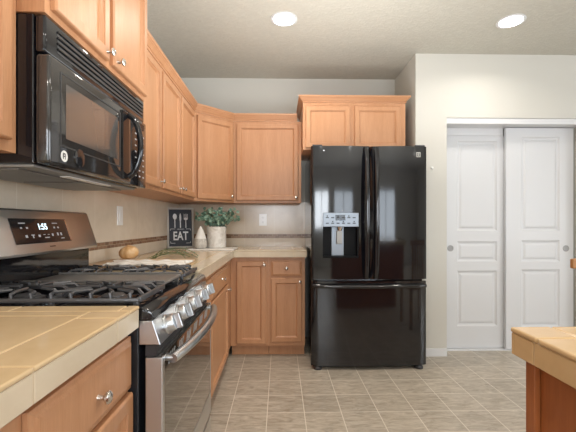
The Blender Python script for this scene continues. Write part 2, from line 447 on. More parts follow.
# near left counter
t = thing('tiled_countertop', 'beige tiled countertop nearest the camera, left of the gas range', 'countertop', (-.72, .2, ZB))
MB().box(-1.038, -.4005, -.6, 1.040, ZB+.001, ZT-.0025).build('grout_bed', 'grout', t)
mb = MB(); fx = -.500
tiles(mb, [-1.038, -.81, fx], [-.6, -.3, 0.0, .31, .62, .93], ZT-.01, ZT)
tiles(mb, [-1.038, -.81, fx], [.93, .978], ZT-.01, ZT)
tiles(mb, [-1.038, -.72, -.43], [.978, 1.042], ZT-.01, ZT)
ys = [-.6, -.33, -.02, .29, .60, .905, 1.042]
for a, b in zip(ys, ys[1:]):
    mb.box(fx+.0015, -.397, a+.0015, b-.0015 if b < 1.0 else .9765, ZT-.010, ZT, .004, 3)
mb.box(-.4285, -.397, .9795, 1.042, ZT-.010, ZT, .004, 3)
mb.build('surface_tiles', 'counter_tile', t)
mb = MB()
for a, b in zip(ys, ys[1:]): mb.box(-.408, -.3985, a+.0015, b-.0015, ZB, ZT-.0105, .0015, 1)
mb.build('edge_tiles', 'edge_tile', t)
# far L shaped counter
t = thing('tiled_countertop', 'beige tiled corner countertop running from behind the range to the refrigerator', 'countertop', (-.72, 3.0, ZB))
mb = MB(); mb.box(-1.038, -.4005, 1.812, YB-.012, ZB+.001, ZT-.0025); mb.box(-.4005, .232, 3.1685, YB-.012, ZB+.001, ZT-.0025)
mb.build('grout_bed', 'grout', t)
mb = MB()
tiles(mb, [-1.038, -.79, -.49], [1.812, 2.1, 2.405, 2.71, 3.015, 3.26], ZT-.01, ZT)
tiles(mb, [-1.038, -.79, -.49, -.185, .12, .236], [3.26, 3.52, YB-.012], ZT-.01, ZT)
mb.build('surface_tiles', 'counter_tile', t)
mb = MB(); ys = [1.812, 2.1, 2.405, 2.71, 3.015, 3.165]
for a, b in zip(ys, ys[1:]):
    mb.box(-.4885, -.397, a+.0015, b-.0015, ZT-.010, ZT, .004, 3)
    mb.box(-.408, -.3985, a+.0015, b-.0015 if b < 3.1 else b+.008, ZB, ZT-.0115, .0015, 1)
mb.box(-.4885, -.397, 3.168, 3.2585, ZT-.010, ZT, .004, 3)
xs = [-.395, -.185, .12, .236]
for a, b in zip(xs, xs[1:]):
    mb.box(a+.0015, b-.0015, 3.165, 3.2585, ZT-.010, ZT, .004, 3)
    mb.box(a+.0015 if a > -.39 else -.397, b-.0015, 3.1665, 3.1765, ZB, ZT-.0115, .0015, 1)
mb.box(.2255, .2345, 3.178, YB-.012, ZB, ZT-.0115, .0015, 1)
mb.build('edge_tiles', 'edge_tile', t)
ZI, ZJ = .941, .878
# island top
t = thing('tiled_countertop', 'beige tiled countertop, shade-warmed in colour, on the wooden island at the right', 'countertop', (1.2, .1, ZJ))
MB().box(.5290, 1.9, -.7, .8185, ZJ+.003, ZI-.0025).build('grout_bed', 'grout', t)
mb = MB()
tiles(mb, [.6175, .93, 1.235, 1.54, 1.9], [-.7, -.4, -.095, .21, .515, .735], ZI-.01, ZI)
mb.build('surface_tiles', 'shaded_island_tile', t)
mb = MB(); ys = [-.7, -.44, -.14, .16, .45, .748]
for a, b in zip(ys, ys[1:]): mb.box(.5245, .6160, a+.0015, b-.0015 if b<.74 else .7335, ZI-.012, ZI, .005, 3); mb.box(.5270, .5360, a+.0015, b-.0015, ZJ+.002, ZI-.0125, .0015, 1)
mb.box(.5270, .5360, .7495, .8125, ZJ+.002, ZI-.0125, .0015, 1)
xs = [.6175, .90, 1.2, 1.5, 1.9]
mb.box(.5245, .6160, .7365, .822, ZI-.012, ZI, .005, 3); mb.box(.5270, .6160, .8125, .8205, ZJ+.002, ZI-.0125, .0015, 1)
for a, b in zip(xs, xs[1:]): mb.box(a+.0015, b-.0015, .7365, .822, ZI-.012, ZI, .005, 3); mb.box(a+.0015, b-.0015, .8125, .8205, ZJ+.002, ZI-.0125, .0015, 1)
mb.build('edge_tiles', 'shaded_island_tile', t)
t = thing('kitchen_island', 'shade-darkened reddish brown wooden island base under the tiled top at the right edge', 'kitchen island', (1.2, .1, 0))
MB().box(.5625, 1.82, -.6, .79, .001, ZJ+.001).build('island_body', 'shaded_island_wood', t)
mb = MB(); mb.box(.5480, .5620, .775, .803, .001, ZJ, .002); mb.box(.5625, .6125, .7905, .803, .001, ZJ, .002); mb.build('corner_post', 'shaded_island_wood', t)
MB().box(.5510, .5620, -.6, .774, .001, .09, .002).build('base_moulding', 'shaded_island_wood', t)

# ------------------------------------------------------------------ base cabinets
FXB = -.4325   # face frame plane of the left run
def FL(y, z=0, x=FXB): return Fr((x, y, z), (0,1,0), (1,0,0))
fr = FL(.42)
W = 1.047-.42
cabinet('maple base cabinet with one wide drawer, nearest the camera at the left', fr, W, .1, ZB-.001, .60,
        [('drawer', .200, W-.006, .712, .858, ((.200+W-.012)/2+.012, .780)), ('door', .200, W-.006, .115, .700, (.235, .64))], name='base_cabinet', kick=True)
cabinet('maple base cabinet below the near counter, running out of the lower left corner', FL(-.5), .915, .1, ZB-.001, .60,
        [('drawer', .02, .45, .70, .845, (.235, .772)), ('drawer', .465, .895, .70, .845, (.68, .772)), ('door', .02, .45, .115, .688, (.41, .64)), ('door', .465, .895, .115, .688, (.5, .64))], name='base_cabinet', kick=True)
FBX, FBY = -.4325, 3.218
W = 3.2-1.815
fr = FL(1.815)
cabinet('maple base cabinet with drawer, just past the far side of the gas range', fr, FBY-.001-1.815, .1, ZB-.001, .60,
        [('drawer', .42, 1.13, .70, .845, (.795, .78)), ('door', .42, 1.13, .115, .688, (1.10, .65)),
         ('door', .02, .40, .115, .845, (.05, .80))], name='base_cabinet', kick=True)
fr = Fr((FBX+.001, FBY, 0), (1,0,0), (0,-1,0))
cabinet('maple base cabinet in the inner corner, one tall door with knob at top', fr, .331, .1, ZB-.001, .555,
        [('door', .052, .310, .120, .845, (.292, .815))], name='base_cabinet', kick=True)
fr = Fr((FBX+.333, FBY, 0), (1,0,0), (0,-1,0))
cabinet('maple base cabinet beside the refrigerator, small drawer over a door', fr, .319, .1, ZB-.001, .555,
        [('drawer', .020, .292, .712, .852, (.156, .785)), ('door', .020, .292, .135, .695, (.272, .667))], name='base_cabinet', kick=True)

# ------------------------------------------------------------------ wall cabinets
UX = -.7385
def FU(y, x=UX): return Fr((x, y, 0), (0,1,0), (1,0,0))
Z0, Z1 = 1.372, 2.145
cabinet('tall maple wall cabinet left of the microwave, cut by the left picture edge', FU(.38), .657, Z0, 2.30, .31,
        [('door', .02, .30, Z0+.018, 2.27, (.28, 1.43)), ('door', .315, .622, Z0+.030, 2.27, (.34, 1.43))])
t = cabinet('maple wall cabinet with two doors directly above the microwave', Fr((-.66, 1.038, 0), (0,1,0), (1,0,0)), .752, 1.770, 2.30, .388,
        [('door', .024, .356, 1.789, 2.27, (.332, 1.814)), ('door', .390, .744, 1.789, 2.27, (.420, 1.814))])
cabinet('narrow maple wall cabinet with a single door just right of the microwave', FU(1.792), .472, Z0, Z1, .31,
        [('door', .02, .456, Z0+.022, 2.12, (.425, 1.43))])
cabinet('maple wall cabinet with two doors between the narrow one and the diagonal corner', FU(2.265), .912, Z0, Z1, .31,
        [('door', .014, .415, Z0+.022, 2.12, (.392, 1.43)), ('door', .440, .865, Z0+.022, 2.12, (.462, 1.43))])
# diagonal corner
t = thing('corner_wall_cabinet', 'maple wall cabinet set diagonally across the corner above the vases', 'cabinet', (-.85, 3.5, Z0))
MB().prism([(-1.038, 3.178), (UX, 3.178), (-.44, 3.478), (-.44, 3.778), (-1.038, 3.778)], Z0, Z1, 'z').build('cabinet_body', 'maple', t)
fr = Fr((UX, 3.178, 0), (1,1,0), (1,-1,0)); L = math.hypot(-.44-UX, .30)
d = leaf(fr, .02, L-.018, Z0+.022, 2.12, 'door', 'door', 'maple', t); knob(fr, L-.045, Z0+.055, d)
fr = Fr((-.438, 3.478, 0), (1,0,0), (0,-1,0))
cabinet('maple wall cabinet with one wide door above the wall outlet, left of the refrigerator', fr, .640, Z0, Z1, .30,
        [('door', .026, .612, Z0+.022, 2.12, (.590, Z0+.05))])
fr = Fr((.203, 3.22, 0), (1,0,0), (0,-1,0))
cabinet('maple wall cabinet with two doors above the black refrigerator', fr, .910, 1.828, 2.245, .558,
        [('door', .022, .415, 1.842, 2.212, None), ('door', .455, .865, 1.842, 2.212, None)])
# crown mouldings
def crown(name, label, path, outs, z0, h, p, ends=None):
    prof = [(0, 0), (.010, 0), (.010, .13), (.004, .17), (.005, .24), (.013, .27), (.022, .42), (.033, .60), (.037, .62), (.037, .68), (.045, .74), (.048, .80), (.048, 1.0), (0, 1.0)]
    n = len(path); rs = []
    for i in range(n):
        P = Vector((*path[i], 0))
        if i == 0: nn = Vector((*outs[0], 0)); sc = 1
        elif i == n-1: nn = Vector((*outs[-1], 0)); sc = 1
        else:
            a, b = Vector((*outs[i-1], 0)).normalized(), Vector((*outs[i], 0)).normalized(); nn = (a+b).normalized(); sc = 1/nn.dot(a)
        nn.normalize()
        rs.append([P + nn*(o*p/.048*sc) + Vector((0,0,z0+v*h)) for o, v in prof])
    o = MB().rings(rs).build(name, 'maple_end'); return tag(o, label, 'crown moulding')
q = 2**-.5
crown('crown_moulding', 'maple crown moulding along the lower wall cabinets, bending around the diagonal corner',
      [(UX, 1.795), (UX, 3.178), (-.44, 3.478), (.162, 3.478)], [(1,0), (q,-q), (0,-1)], Z1+.0005, .070, .030)
crown('crown_moulding', 'maple crown moulding on top of the cabinet above the refrigerator',
      [(.203, YB-.012), (.203, 3.22), (1.113, 3.22), (1.113, YB-.3)], [(-1,0), (0,-1), (1,0)], 2.2455, .055, .038)

# ------------------------------------------------------------------ outlets
def plate(label, fr, kind):
    t = thing('wall_outlet' if kind == 'outlet' else 'light_switch', label, 'outlet' if kind == 'outlet' else 'light switch', fr(0, 0, 0))
    MB().box(-.040, .040, -.062, .062, 0.0005, .006, .002, 2, f=fr).build('cover_plate', 'white_plastic', t)
    if kind == 'outlet':
        for z in (-.024, .024):
            o = MB().box(-.017, .017, z-.016, z+.016, .0062, .0078, .0007, 1, f=fr).build('socket', 'white_plastic', t)
            m = MB(); m.box(-.008, -.006, z-.004, z+.006, .0079, .0083, f=fr); m.box(.006, .008, z-.004, z+.006, .0079, .0083, f=fr); m.box(-.002, .002, z-.012, z-.008, .0079, .0083, f=fr)
            m.build('slot', 'slot_dark', o)
    else:
        MB().box(-.017, .017, -.034, .034, .0062, .0095, .001, 1, f=fr).build('rocker', 'white_plastic', t)
plate('white wall outlet on the back tile wall, right of the plant', Fr((-.176, YB-.0105, 1.215), (1,0,0), (0,-1,0)), 'outlet')
plate('white switch plate on the left tile wall behind the range', Fr((XL+.0105, 2.387, 1.226), (0,1,0), (1,0,0)), 'switch')
tag(MB().lathe([(.012, 0), (.012, .008), (.009, .014), (.001, .016)], (1.346, YR-.0005, 1.668), (0,-1,0), 16).build('wall_hook', 'white_plastic', smooth=40),
    'tiny round white wall hook on the beige wall right of the refrigerator', 'hook')

# ------------------------------------------------------------------ refrigerator
t = thing('refrigerator', 'glossy black french door refrigerator with water dispenser and bottom freezer drawer', 'refrigerator', (.712, 3.35, 0))
FX0, FX1, FM = .250, 1.184, .726
FYF = 2.905
MB().box(FX0+.008, FX1-.008, 2.99, 3.74, .035, 1.775, .004).build('cabinet_body', 'black_fridge', t)
def ay(x, x0, x1, s):   # bowed front
    u = (x-(x0+x1)/2)/((x1-x0)/2); return FYF + s*u*u
def arcslab(mb, a, b, z0, z1, x0, x1, s=.016, yb=2.983, n=14, edge=None):
    xs = [a+(b-a)*i/n for i in range(n+1)]
    pts = []
    for x in xs:
        y = ay(x, x0, x1, s)
        dd = min(x-x0, x1-x); 
        if dd < .012: y += .010*(1-dd/.012)**2
        pts.append((x, y))
    pts += [(b, yb), (a, yb)]
    mb.prism(pts, z0, z1, 'z')
hx0, hx1, hz0, hz1 = .342, .630, .902, 1.262
mb = MB()
dz0, dz1 = .728, 1.797
arcslab(mb, FX0, hx0, dz0, dz1, FX0, FM-.003); arcslab(mb, hx1, FM-.003, dz0, dz1, FX0, FM-.003)
arcslab(mb, hx0, hx1, hz1, dz1, FX0, FM-.003); arcslab(mb, hx0, hx1, dz0, hz0, FX0, FM-.003)
ld = mb.build('left_door', 'black_fridge', t, smooth=25)
mb = MB(); arcslab(mb, FM+.003, FX1, dz0, dz1, FM+.003, FX1, n=24); rd = mb.build('right_door', 'black_fridge', t, smooth=25)
mb = MB(); arcslab(mb, FX0, FX1, .034, .645, FX0, FX1, .022, n=30)
arcslab(mb, FX0, FX1, .6455, .712, FX0, FX1, .022, n=30)
fd = mb.build('freezer_drawer', 'black_fridge', t, smooth=25)
# dispenser
dp = MB(); yb = 2.972
dp.box(hx0, hx1, yb, 2.983, hz0, hz1); dp.box(hx0+.0005, hx0+.01, 2.915, yb, hz0, 1.15); dp.box(hx1-.01, hx1-.0005, 2.915, yb, hz0, 1.15)
dp.box(hx0, hx1, 2.905, yb, hz0+.0005, hz0+.012, .002)
dpo = dp.build('dispenser_recess', 'recess_black', ld)
MB().box(hx0+.0005, hx1-.0005, 2.902, 2.971, 1.150, hz1-.0005, .003).build('dispenser_control_panel', 'dispenser_grey', ld)
MB().box(hx0+.075, hx0+.175, 2.955, 2.9715, hz0+.013, 1.149, .004).build('dispenser_back_plate', 'dispenser_grey', ld)
MB().box(hx0+.115, hx0+.160, 2.935, 2.9545, 1.01, 1.12, .004).build('water_paddle', 'grey_metal', ld)
MB().lathe([(.022, 0), (.020, -.02), (.012, -.032)], (hx0+.14, 2.93, 1.149), (0,0,1), 20).build('water_spout', 'chrome', ld, smooth=40)
mk = MB(); random.seed(3)
for i in range(6):
    for j in range(2):
        cx, cz = hx0+.035+i*.043, 1.178+j*.045
        mk.box(cx-.012, cx+.012, 2.9008, 2.9019, cz-.004, cz+.004)
        if (i+j) % 2: mk.box(cx-.005, cx+.005, 2.9008, 2.9019, cz+.008, cz+.018)
mk.build('control_icons', 'slot_dark', ld)
MB().box(hx0+.10, hx0+.18, 2.9012, 2.9018, 1.200, 1.245).build('dispenser_screen', 'display_glass', ld)
# badge, upper right corner
bx, bz, by = 1.113, 1.729, ay(1.113, FM+.003, FX1, .016)
bd = MB().box(bx-.017, bx+.017, by-.0025, by+.004, bz-.020, bz+.020, .001).build('badge', 'chrome', rd)
mb = MB(); mb.box(bx-.012, bx+.012, by-.0032, by-.0026, bz-.014, bz+.014); mb.build('badge_field', 'slot_dark', bd)
mb = MB(); mb.box(bx-.006, bx-.002, by-.0038, by-.0033, bz-.008, bz+.009); mb.box(bx-.002, bx+.007, by-.0038, by-.0033, bz-.008, bz-.004); mb.box(bx-.002, bx+.007, by-.0038, by-.0033, bz+.005, bz+.009)
mb.build('badge_mark', 'chrome', bd)
MB().lathe([(.006, 0), (.006, .001)], (FX0+.10, ay(FX0+.1, FX0, FM, .016)+.0005, 1.76), (0,-1,0), 12).build('screw_cap', 'marking', ld)
# handles
for s, xh, par in ((-1, .690, ld), (1, .768, rd)):
    mb = MB(); pts = []
    for i in range(21):
        u = i/20; z = .745+u*(1.775-.745); out = .012+.036*sin(pi*u)**.6 if 0 < u < 1 else .004
        pts.append((xh, FYF-out, z))
    mb.tube(pts, .010, 12, sx=1.75, up=(0,1,0))
    mb.box(xh-.016, xh+.016, FYF-.012, FYF+.004, .735, .775, .004); mb.box(xh-.016, xh+.016, FYF-.014, FYF+.004, 1.73, 1.79, .004)
    mb.build('handle', 'black_gloss', par, smooth=50)
mb = MB(); pts = []
for i in range(31):
    u = i/30; x = FX0+.012+u*(FX1-FX0-.024); pts.append((x, ay(x, FX0, FX1, .022)-.010-.026*sin(pi*u)**.5, .676))
mb.tube(pts, .016, 12, sx=1.0)
mb.build('handle', 'black_gloss', fd, smooth=50)
MB().box(FX0+.02, FX1-.02, 2.96, 2.989, .012, .050, .003).build('toe_grille', 'dark_plastic', t)
for x in (FX0+.055, FX1-.055): MB().lathe([(.034, 0.0005), (.034, .016), (.022, .029), (.01, .029)], (x, 2.950, 0), (0,0,1), 16).build('foot', 'dark_plastic', t, smooth=40)
for x in (FX0+.05, FX1-.05): MB().box(x-.04, x+.04, 2.93, 3.06, 1.7975, 1.812, .005).build('hinge_cover', 'dark_plastic', t)

# ------------------------------------------------------------------ gas range
RY0, RY1 = 1.054, 1.800
t = thing('gas_range', 'stainless steel slide-in gas range with black cooktop, cast iron grates and five knobs', 'range', (-.7, 1.42, 0))
MB().box(-1.03, -.405, RY0, RY1, .03, .898, .003).build('range_body', 'black_enamel', t)
MB().prism([(-1.03,.8985), (-1.03,.936), (-.405,.936), (-.385,.932), (-.368,.922), (-.362,.908), (-.364,.8985)], RY0, RY1, 'y', .003).build('cooktop', 'black_gloss', t, smooth=35)
cp = MB().prism([(-.404,.897), (-.366,.897), (-.343,.828), (-.404,.828)], RY0+.001, RY1-.001, 'y', .002).build('control_panel', 'stainless', t)
nrm = Vector((.069, 0, .023)).normalized()
for i in range(5):
    y = 1.145+i*.139
    p = Vector((-.3545, y, .8625)) + nrm*.0005
    k = MB().lathe([(.031, 0), (.031, .005), (.028, .007), (.0265, .008), (.026, .026), (.024, .030), (.004, .0305)], p, nrm, 28)
    kk = k.build('knob', 'stainless', cp, smooth=40)
    g = MB(); q_ = nrm.to_track_quat('Z', 'Y').to_matrix().to_4x4()
    def kf(a, b, c, M=Matrix.Translation(p) @ q_): return M @ Vector((a, b, c))
    g.box(-.0085, .0085, -.0235, .0235, .0307, .050, .003, 2, f=kf); g.build('knob_grip', 'stainless', kk)
# oven door
od = MB(); fr = Fr((-.388, RY0+.004, 0), (0,1,0), (1,0,0)); DW = RY1-RY0-.008
def odf(u, v, w): return fr(u, v, w)
od.box(0, DW, .255, .36, 0, .05, .003, 2, f=fr); od.box(0, .022, .3605, .790, 0, .05, .003, 2, f=fr); od.box(DW-.012, DW, .3605, .790, 0, .05, .003, 2, f=fr)
od.box(.0225, DW-.0125, .3605, .79, 0, .036, f=fr)
odo = od.build('oven_door', 'stainless', t)
gl = MB().box(.0225, DW-.0125, .3608, .789, .0365, .0485, .001, 1, f=fr).build('oven_window', 'oven_glass', odo)
sl = MB()
for k in range(6):
    for j in range(3):
        u0 = .06+k*.105+j*.022
        pts = [fr(u0, .748, .049), fr(u0+.006, .748, .049), fr(u0+.028, .780, .049), fr(u0+.022, .780, .049)]
        pt2 = [p + Vector((.0006,0,0)) for p in pts]
        sl.rings([pts, pt2])
sl.build('vent_slots', 'marking', odo)
MB().box(.004, DW-.004, .7925, .825, 0, .030, f=fr).build('vent_gap_panel', 'dark_plastic', odo)
mb = MB(); pts = []
for i in range(25):
    u = i/24; pts.append(fr(.035+u*(DW-.07), .775+.004*sin(pi*u), .068+.038*sin(pi*u)**.8))
mb.tube(pts, .0145, 14, sx=1.1)
for u in (.045, DW-.045): mb.tube([fr(u, .776, .049), fr(u, .776, .082)], .011, 12)
mb.build('handle', 'stainless', odo, smooth=50)
MB().box(0, DW, .085, .240, 0, .048, .004, 2, f=fr).build('storage_drawer', 'stainless', t)
MB().box(-1.0, -.43, RY0+.03, RY1-.03, .0005, .0295).build('plinth', 'dark_plastic', t)
# backguard
MB().box(-1.036, -.93, RY0+.004, RY1-.002, .9365, 1.061, .002).build('backguard_base', 'black_gloss', t)
bgp = [(-1.036, 1.0615), (-.892, 1.0615), (-.889, 1.070), (-.939, 1.222), (-.948, 1.229), (-1.036, 1.229)]
bg = MB().prism(bgp, RY0+.001, RY1+.0, 'y', .003).build('backguard', 'stainless', t, smooth=30)
o0 = Vector((-.889, 0, 1.070)); up = (Vector((-.939, 0, 1.222))-o0).normalized(); nn = Vector((up.z, 0, -up.x))
def bf(u, v, w): return o0 + Vector((0, 1, 0))*u + up*v + nn*w
def plate4(name, m, par, a, b, v0, v1, w0, w1, sh=0):
    p = [(a+sh, v0), (b, v0), (b-sh*.6, v1), (a, v1)]
    return MB().rings([[bf(u, v, w0) for u, v in p], [bf(u, v, w1) for u, v in p]]).build(name, m, par)
ds = plate4('display_panel', 'display_glass', bg, 1.265, 1.595, .034, .130, .0003, .002, .0)
plate4('silver_edge', 'chrome', ds, 1.587, 1.592, .036, .128, .0021, .0026)
Mt = Matrix(((0, up.x, nn.x, 0), (1, up.y, nn.y, 0), (0, up.z, nn.z, 0), (0,0,0,1)))
def dtext(name, txt, size, m, u, v):
    p = bf(u, v, .0028); M = Mt.copy(); M.translation = p
    text_obj(name, txt, size, m, ds, M, .0003)
dtext('clock_digits', '1:55', .033, 'digits', 1.430, .097)
mk = MB()
random.seed(5)
for u, v, w, h in [(1.35,.112,.034,.004), (1.34,.094,.010,.006), (1.37,.094,.010,.006), (1.54,.112,.034,.004), (1.53,.094,.010,.007), (1.555,.094,.010,.007),
                   (1.355,.062,.012,.010), (1.39,.066,.018,.004), (1.39,.060,.006,.012), (1.425,.062,.012,.009), (1.455,.066,.012,.002), (1.48,.066,.012,.002), (1.468,.054,.028,.004),
                   (1.505,.064,.010,.010), (1.54,.066,.010,.012), (1.562,.066,.010,.012), (1.565,.048,.022,.003)]:
    u -= .028
    r0 = [bf(u-w/2, v-h/2, .0021), bf(u+w/2, v-h/2, .0021), bf(u+w/2, v+h/2, .0021), bf(u-w/2, v+h/2, .0021)]
    mk.rings([r0, [p + nn*.0004 for p in r0]])
mk.build('button_markings', 'marking', ds)
r0 = [bf(1.44, .016, .0003), bf(1.475, .016, .0003), bf(1.475, .020, .0003), bf(1.44, .020, .0003)]
MB().rings([r0, [p + nn*.0006 for p in r0]]).build('small_badge', 'dark_plastic', bg)
# burners and grates
for x, y in ((-.80, 1.175), (-.53, 1.175), (-.80, 1.672), (-.53, 1.672), (-.66, 1.4235)):
    b = MB().lathe([(.048, 0), (.048, .006), (.036, .009), (.036, .012), (.030, .0165), (.001, .017)], (x, y, .9365), (0,0,1), 24).build('burner', 'cast_iron', t, smooth=40)
def grate(y0, y1):
    mb = MB(); x0, x1 = -.918, -.408; zl, zt = .952, .970
    for y in (y0, y1): mb.box(x0, x1, y-.006, y+.006, zl-.004, zl+.008, .003)
    for x in (x0, x1, (x0+x1)/2): mb.box(x-.006, x+.006, y0, y1, zl-.004, zl+.012, .003)
    for x in (x0+.01, x1-.01, (x0+x1)/2):
        for y in (y0+.006, y1-.006): mb.box(x-.007, x+.007, y-.007, y+.007, .9367, zl, .002)
    yc = (y0+y1)/2
    for k in range(9):
        xx = x0+.028+k*(x1-x0-.056)/8
        cx = -.79 if xx < (x0+x1)/2 else -.537
        for ys, sg in ((y0, 1), (y1, -1)):
            tx = cx + (xx-cx)*.45; far = abs(xx-cx) < .04
            mb.tube([(xx, ys, zl-.002), (xx, ys+sg*.006, zt+.001), (xx, ys+sg*.020, zt+.005), (tx, ys+sg*(.085 if far else .055), zt+.005)], [.006, .0062, .0055, .0045], 6)
    for cx in (-.79, -.537):
        for sg in (-1, 1):
            mb.tube([(cx+sg*.122, yc, zl+.006), (cx+sg*.10, yc, zt+.005), (cx+sg*.035, yc, zt+.005)], [.007, .0065, .005], 6)
            for q_ in (-1, 1): mb.tube([(cx+sg*.122, yc+q_*.06, zl+.006), (cx+sg*.105, yc+q_*.055, zt+.005), (cx+sg*.05, yc+q_*.028, zt+.005)], [.006, .0055, .0045], 6)
    mb.build('grate', 'cast_iron', t, smooth=40)
grate(1.066, 1.290); grate(1.556, 1.786)
mb = MB(); mb.box(-.915, -.412, 1.312, 1.536, .955, .966, .004); mb.box(-.915, -.412, 1.312, 1.322, .9665, .973, .002); mb.box(-.915, -.412, 1.526, 1.536, .9665, .973, .002)
for x in (-.90, -.43):
    for y in (1.322, 1.526): mb.box(x-.008, x+.008, y-.006, y+.006, .9367, .955)
mb.build('griddle', 'griddle_metal', t)

# ------------------------------------------------------------------ microwave
MY0, MY1, MZ0, MZ1 = 1.041, 1.786, 1.345, 1.768
t = thing('microwave', 'black over-the-range microwave mounted under the two-door cabinet', 'microwave', (-.85, 1.4, MZ0))
MB().box(-1.036, -.692, MY0, MY1, MZ0, MZ1, .004).build('microwave_body', 'black_gloss', t)
fr = Fr((-.690, MY0, 0), (0,1,0), (1,0,0)); MW = MY1-MY0
g = MB(); g.box(0, MW, 1.660, MZ1-.001, 0, .030, .008, 3, f=fr)
gr = g.build('vent_grille', 'black_gloss', t, smooth=40)
for k in range(4): MB().box(.055, MW-.02, 1.680+k*.017, 1.6875+k*.017, .0303, .0312, .0004, 1, f=fr).build('vent_slot', 'slot_dark', gr)
for k in range(4): MB().box(.055, MW-.02, 1.6885+k*.017, 1.6955+k*.017, .0303, .035, .002, 2, f=fr).build('vent_slat', 'black_gloss', gr)
# door 0..0.545 and control panel to the right end
dW = .565
dr = MB().box(0, dW, MZ0+.001, 1.6565, 0, .042, .010, 3, f=fr).build('microwave_door', 'micro_glass', t, smooth=40)
g = MB(); z0, z1, u0, u1 = 1.405, 1.625, .050, .455
for a, b, c, d in ((u0, u1, z0, z0+.004), (u0, u1, z1-.004, z1), (u0, u0+.004, z0+.004, z1-.004), (u1-.004, u1, z0+.004, z1-.004)): g.box(a, b, c, d, .0422, .0435, f=fr)
g.build('door_outline', 'slot_dark', dr)
MB().box(.078, .432, 1.432, 1.598, .0422, .0428, f=fr).build('door_window', 'micro_mesh', dr)
MB().box(.470, .535, MZ0+.015, 1.645, .0422, .0465, .003, 2, f=fr).build('handle_mount_strip', 'black_gloss', dr)
mb = MB(); pts = []
for i in range(17):
    u = i/16; pts.append(fr(.515, 1.372+u*.262, .050+.052*sin(pi*u)**.55))
mb.tube(pts, .012, 12, up=(0,1,0))
mb.build('handle', 'black_gloss', dr, smooth=50)
cpn = MB().box(dW+.002, MW, MZ0+.001, 1.6565, 0, .040, .006, 2, f=fr).build('control_panel', 'black_gloss', t, smooth=40)
g = MB()
for i in range(3):
    for j in range(8): MB().box(dW+.045+i*.045, dW+.060+i*.045, 1.39+j*.027, 1.396+j*.027, .0402, .0408, f=fr).build('key', 'marking', cpn)
MB().box(dW+.03, MW-.03, 1.615, 1.642, .0402, .041, f=fr).build('clock_display', 'display_glass', cpn)
st = MB().lathe([(.017, 0), (.017, .0006)], fr(.070, 1.378, .0421), fr.w, 28).build('round_sticker', 'white_plastic', dr)
g = MB(); g.box(.062, .066, 1.369, 1.387, .0428, .0431, f=fr); g.box(.066, .074, 1.383, 1.387, .0428, .0431, f=fr); g.box(.066, .074, 1.376, 1.379, .0428, .0431, f=fr); g.box(.073, .076, 1.369, 1.385, .0428, .0431, f=fr)
g.build('sticker_mark', 'slot_dark', st)
MB().lathe([(.030, 0), (.029, .004), (.020, .006), (.001, .007)], fr(.150, 1.386, .0421), fr.w, 28).build('round_disc', 'black_gloss', dr, smooth=50)  # raised glossy black disc on the door
un = MB().box(-1.03, -.70, MY0+.01, MY1-.01, MZ0-.008, MZ0-.0003, .002).build('underside_panel', 'grey_metal', t)
for a, b in ((MY0+.03, 1.385), (1.415, MY1-.03)):
    MB().box(-.98, -.755, a, b, MZ0-.013, MZ0-.0083, .002).build('grease_filter', 'griddle_metal', un)
MB().box(-.745, -.71, 1.25, 1.55, MZ0-.012, MZ0-.0083, .002).build('lamp_lens', 'white_plastic', un)

# ------------------------------------------------------------------ EAT sign
sx0, sy0, sx1, sy1 = -1.022, 3.375, -.822, 3.465
cx, cy = (sx0+sx1)/2, (sy0+sy1)/2
t = thing('framed_sign', 'small framed chalkboard sign reading EAT with cutlery, leaning in the counter corner', 'sign', (cx, cy, ZT))
uu = Vector((sx1-sx0, sy1-sy0, 0)).normalized(); hh = math.hypot(sx1-sx0, sy1-sy0)/2+.012
lean = radians(7); back = Vector((-uu.y, uu.x, 0)); upv = Vector((0,0,cos(lean))) + back*sin(lean); wv = -(back*cos(lean)) + Vector((0,0,sin(lean)))
def sf(u, v, w): return Vector((cx, cy, ZT+.0035)) + uu*u + upv*v + wv*w
SH = .380
MB().box(-hh+.004, hh-.004, .004, SH-.004, -.012, -.004, f=sf).build('chalkboard', 'slate', t)
m = MB(); fw = .017
m.box(-hh, hh, 0, fw, -.014, .006, .002, 1, f=sf); m.box(-hh, hh, SH-fw, SH, -.014, .006, .002, 1, f=sf)
m.box(-hh, -hh+fw, fw, SH-fw, -.014, .006, .002, 1, f=sf); m.box(hh-fw, hh, fw, SH-fw, -.014, .006, .002, 1, f=sf)
m.build('frame', 'frame_wood', t)
Ms = Matrix(((uu.x, upv.x, wv.x, 0), (uu.y, upv.y, wv.y, 0), (uu.z, upv.z, wv.z, 0), (0,0,0,1)))
M = Ms @ Matrix.Diagonal((.70, 1, 1, 1)); M.translation = sf(0, .110, -.0030)
text_obj('lettering', 'EAT', .112, 'chalk', t, M, .0004)
def blob(mb, cu, cv, ru, rv, n=16):
    a = [sf(cu+ru*cos(2*pi*i/n), cv+rv*sin(2*pi*i/n), -.0038) for i in range(n)]
    mb.rings([a, [p + wv*.0008 for p in a]])
c = MB()
blob(c, -.05, .296, .018, .028); c.box(-.0535, -.0465, .19, .275, -.0038, -.003, f=sf)          # spoon
blob(c, 0, .285, .009, .042); c.box(-.0045, .0045, .19, .26, -.0038, -.003, f=sf)                  # knife
c.box(.0465, .0535, .19, .275, -.0038, -.003, f=sf); blob(c, .05, .275, .019, .012)
for k in range(4): c.box(.0325+k*.0105, .0365+k*.0105, .277, .322, -.0038, -.003, f=sf)
c.build('cutlery_drawing', 'chalk', t)
c = MB()
